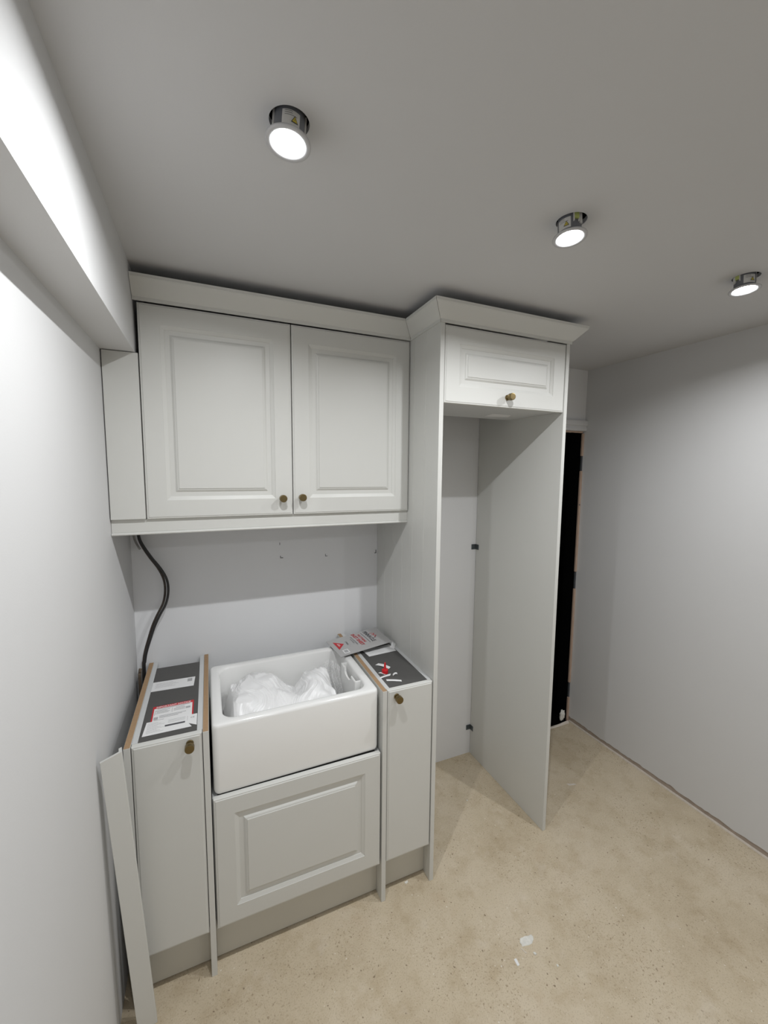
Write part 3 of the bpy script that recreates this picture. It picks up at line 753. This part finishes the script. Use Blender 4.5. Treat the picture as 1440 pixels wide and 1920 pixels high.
tag(tube('grey_conduit', [(-0.0850, -0.022, 1.515), (-0.0800, -0.022, 1.44), (-0.0640, -0.040, 1.405), (-0.0580, -0.042, 1.395)], 0.0042, 'greypipe'), 'short grey cable end beside the black cables under the pelmet', 'cable')
tag(tube('waste_pipe', [(-0.0780, -0.085, 0.0), (-0.0780, -0.085, 0.50), (-0.0780, -0.083, 0.84), (-0.0770, -0.078, 0.885), (-0.0750, -0.072, 0.900)], 0.0060, 'dustypipe'), 'dusty brown cable end standing in the gap by the left-hand wall', 'cable')

# ------------------------------------------------------------------ leaning moulding offcut
TLp = Vector((-0.0870, -0.7046, 0.9256)); LBp = Vector((-0.0445, -0.6717, 0.0400)); ax = (TLp-LBp).normalized()   # leans towards the left wall
B0 = TLp-ax*(TLp.z/ax.z); wd = Vector((0.985, 0.170, 0.0)).normalized(); W_ = 0.0520; nr_ = Vector((-wd.y, wd.x, 0))
def offcut():
    # section in (width, depth behind the face): a strip with a lip along its right-hand edge; the top is cut at a slant
    sec = [(0, 0.0008), (0.0008, 0), (W_-0.0008, 0), (W_, 0.0008), (W_, 0.0230), (W_-0.0075, 0.0230), (W_-0.0075, 0.0075), (0, 0.0075)]
    bm = bmesh.new(); a = []; b = []
    for u, v in sec:
        p = B0+wd*u+nr_*v; lo_ = p-ax*((p.z-0.0004)/ax.z)
        b.append(bm.verts.new(lo_)); zt_ = 0.9256+0.0155*u/W_
        a.append(bm.verts.new(lo_+ax*((zt_-lo_.z)/ax.z)))
    bm.faces.new(a); bm.faces.new(b[::-1]); n = len(a)
    for k in range(n): bm.faces.new((a[k], a[(k+1) % n], b[(k+1) % n], b[k]))
    return from_bm('moulding_offcut', bm, 'paint')
tag(offcut(), 'long pale grey pelmet offcut leaning in front of the narrow left cabinet', 'offcut')

# ------------------------------------------------------------------ bits on the floor
def flat_bit(name, pts, th, material, label, group=None, cat='debris'):
    bm = bmesh.new(); n = len(pts)
    c = Vector((sum(p[0] for p in pts)/n, sum(p[1] for p in pts)/n, 0))
    lo = [bm.verts.new((x, y, 0.0003)) for x, y in pts]
    hi = [bm.verts.new((c.x+(x-c.x)*0.92, c.y+(y-c.y)*0.92, 0.0003+th*(0.8+0.4*random.random()))) for x, y in pts]
    bm.faces.new(lo[::-1]); bm.faces.new(hi)
    for k in range(n): bm.faces.new((lo[k], lo[(k+1) % n], hi[(k+1) % n], hi[k]))
    return tag(from_bm(name, bm, material), label, cat, group)
def rough_outline(pts, sub=3, amp=0.0022):
    out = []
    for a, b in zip(pts, pts[1:]+pts[:1]):
        for k in range(sub):
            t = k/sub; out.append((a[0]+(b[0]-a[0])*t+random.uniform(-amp, amp)*(k > 0), a[1]+(b[1]-a[1])*t+random.uniform(-amp, amp)*(k > 0)))
    return out
flat_bit('plaster_flake', rough_outline([(1.2174, -0.9214), (1.2276, -0.9225), (1.266, -0.927), (1.2684, -0.9366), (1.2576, -0.9466), (1.2456, -0.9519), (1.2068, -0.9458), (1.2087, -0.9343)]), 0.0016, 'flake', 'largest white plaster flake on the open floor')
flat_bit('paper_strip', [(1.1527, -0.9644), (1.1629, -0.9648), (1.1605, -0.9857), (1.1508, -0.9863)], 0.0010, 'paper', 'small clean white paper strip near the plaster flake')
G_ = 'plaster crumbs on the floor'
flat_bit('plaster_crumb', rough_outline([(1.1975, -0.9480), (1.2010, -0.9475), (1.2095, -0.9670), (1.2050, -0.9680)], 3, 0.001), 0.0015, 'dust', 'thin pale crumb just below the largest flake', G_)
flat_bit('plaster_crumb', rough_outline([(1.2300, -0.9760), (1.2370, -0.9770), (1.2390, -0.9840), (1.2310, -0.9850)], 2, 0.001), 0.0030, 'flake', 'small round white crumb right of the paper strip', G_)
flat_bit('plaster_crumb', rough_outline([(1.2790, -1.0350), (1.2850, -1.0360), (1.2840, -1.0430), (1.2780, -1.0420)], 2, 0.001), 0.0020, 'flake', 'tiny white crumb nearest the bottom of the picture', G_)
flat_bit('plaster_crumb', rough_outline([(0.9140, -0.5680), (0.9300, -0.5660), (0.9290, -0.5745), (0.9160, -0.5770)], 2, 0.001), 0.0020, 'flake', 'white crumb lying before the plinth by the tall panel', G_)
flat_bit('plaster_crumb', rough_outline([(1.405, -0.305), (1.412, -0.306), (1.411, -0.312), (1.404, -0.311)], 2, 0.001), 0.0020, 'flake', 'tiny white crumb on the floor of the empty niche', G_)
flat_bit('plaster_crumb', rough_outline([(1.985, -0.425), (2.030, -0.440), (2.035, -0.450), (1.990, -0.440)], 3, 0.002), 0.0010, 'dust', 'faint pale smear of plaster near the right-hand wall', G_)
# rubble along the doorway threshold
def rubble():
    bm = bmesh.new(); n = 60; rows = []
    for i in range(n+1):
        x = 1.70+(XR-0.02-1.70)*i/n
        hw = 0.010+0.006*noise.noise((x*12, 0, 0)); hh = 0.006+0.006*abs(noise.noise((x*30, 3, 0)))+0.012*max(0, (x-2.36)/0.1)
        row = []
        for j in range(7):
            t = j/6; y = -0.012+(t-0.5)*2*hw; z = hh*math.sin(math.pi*t)**0.7+(0.003*noise.noise((x*60, t*5, 1)) if 0 < j < 6 else 0)
            row.append(bm.verts.new((x, y, max(0.0003, z))))
        rows.append(row)
    for a, b in zip(rows, rows[1:]):
        for j in range(6): bm.faces.new((a[j], b[j], b[j+1], a[j+1]))
    return from_bm('plaster_rubble', bm, 'dust')
tag(rubble(), 'line of broken pale plaster along the dark doorway threshold', 'rubble', None, 'stuff')
def lump():
    bm = bmesh.new(); bmesh.ops.create_icosphere(bm, subdivisions=3, radius=1.0)
    for v in bm.verts:
        n = v.co.copy(); k = 1+0.45*noise.noise(n*1.9+Vector((3, 1, 2)))+0.2*noise.noise(n*5)
        v.co = Vector((2.412+0.019*n.x*k, 0.008+0.012*n.y*k, 0.052+0.038*n.z*k))
    return from_bm('plaster_lump', bm, 'flake', None, False)
tag(lump(), 'ragged white lump at the foot of the doorway lining', 'plaster lump')

# ------------------------------------------------------------------ downlights
def downlight(c, tilt, angs, label):
    n = Vector((tilt[0], tilt[1], -1.0)).normalized()
    rotm = Vector((0, 0, 1)).rotation_difference(-n).to_matrix().to_4x4()
    mt = Matrix.Translation(Vector(c)) @ rotm
    t = empty('ceiling_downlight', (c[0], c[1], c[2]))
    bm = bmesh.new(); lathe_bm(bm, [(0.0310, 0.0012), (0.0316, -0.0008), (0.0340, -0.0022), (0.0395, -0.0030), (0.0420, -0.0018), (0.0425, 0.0002), (0.0420, 0.0016), (0.0330, 0.0040), (0.0295, 0.0045), (0.0290, 0.0030)], 48, mt, False, False)
    bm.faces.ensure_lookup_table()
    from_bm('rim', bm, 'lamprim', t, smooth=True)
    bm = bmesh.new(); lathe_bm(bm, [(0.0296, 0.0035), (0.0296, 0.010), (0.0282, 0.0115), (0.0282, 0.062), (0.0250, 0.066)], 40, mt, False, True)
    from_bm('body', bm, 'lampbody', t, smooth=False)
    bm = bmesh.new(); lathe_bm(bm, [(0.0311, 0.0010), (0.0300, 0.0004), (0.0200, -0.0006), (0.0005, -0.0010)], 32, mt, False, True)
    o = from_bm('lens', bm, 'lens', t); o['label'] = 'glowing white lens'
    def patch(name, a0, a1, z0, z1, r, material, parent):
        vs_ = []; k = 10
        for i in range(k+1):
            a = R(a0+(a1-a0)*i/k)
            vs_ += [mt @ Vector((r*math.cos(a), r*math.sin(a), z0)), mt @ Vector((r*math.cos(a), r*math.sin(a), z1))]
        return pydata(name, vs_, [(2*i, 2*i+2, 2*i+3, 2*i+1) for i in range(k)], material, parent)
    la = angs[0]
    lb = patch('rating_label', la-34, la+34, 0.0118, 0.0380, 0.0285, 'lamplabel', t)
    def tri(a, z, s, r, material):
        vs_ = []
        for dx, dz in ((-s, -s*0.8), (s, -s*0.8), (0, s)):
            aa = R(a)+dx/r; vs_.append(mt @ Vector((r*math.cos(aa), r*math.sin(aa), z+dz)))
        return pydata('warning_triangle', vs_, [(0, 1, 2)], material, lb)
    tri(la+13, 0.0225, 0.0070, 0.0296, 'ink'); tri(la+13, 0.0223, 0.0050, 0.0298, 'yellow'); 
    patch('warning_mark', la+12.2, la+13.8, 0.0198, 0.0238, 0.0301, 'ink', lb)
    for k in range(3): patch('print_line', la-24, la+(4 if k else 22), 0.0285+0.0035*k, 0.0293+0.0035*k, 0.02865, 'ink', lb)
    # terminal clip
    a = R(angs[1]); dr = Vector((math.cos(a), math.sin(a), 0)); tg = Vector((-math.sin(a), math.cos(a), 0)); uz = Vector((0, 0, 1))
    def blk(name, w, d0, d1, z0, z1, material):
        bm = bmesh.new(); vv = []
        for sw in (-w, w):
            for dd_ in (d0, d1):
                for z in (z0, z1): vv.append(bm.verts.new(mt @ (dr*dd_+tg*sw+uz*z)))
        for f in ((0, 1, 3, 2), (4, 6, 7, 5), (0, 4, 5, 1), (2, 3, 7, 6), (0, 2, 6, 4), (1, 5, 7, 3)): bm.faces.new([vv[i] for i in f])
        return from_bm(name, bm, material, t)
    blk('terminal_block', 0.0062, 0.027, 0.0330, 0.0300, 0.0480, 'clip')
    for s in (-1, 1):
        bm = bmesh.new(); vv = []
        for sw in (s*0.0066-0.0008, s*0.0066+0.0008):
            for dd_ in (0.0278, 0.0325):
                for z in (0.0235, 0.0470): vv.append(bm.verts.new(mt @ (dr*dd_+tg*sw+uz*z)))
        for f in ((0, 1, 3, 2), (4, 6, 7, 5), (0, 4, 5, 1), (2, 3, 7, 6), (0, 2, 6, 4), (1, 5, 7, 3)): bm.faces.new([vv[i] for i in f])
        from_bm('clip_arm', bm, 'lamplabel', t)
    # spring clips that hold the lamp in its hole
    for s in (90, -90):
        a = R(angs[0]+s); dr = Vector((math.cos(a), math.sin(a), 0)); tg = Vector((-math.sin(a), math.cos(a), 0))
        blk('spring_clip', 0.005, 0.0278, 0.0310, 0.022, 0.055, 'lamplabel')
    ld = bpy.data.lights.new('lamp_beam', 'AREA'); ld.shape = 'DISK'; ld.size = 0.024; ld.energy = LAMP; ld.color = LAMP_COLOUR; ld.spread = R(SPREAD)
    lo = bpy.data.objects.new('lamp_beam', ld); COL.objects.link(lo); lo.parent = t; lo.matrix_local = mt @ Matrix.Translation((0, 0, -0.0040))
    settle(t); tag(t, label, 'ceiling lamp', 'ceiling downlights')
for a in LAMPS+FILL_LAMPS: downlight(*a)
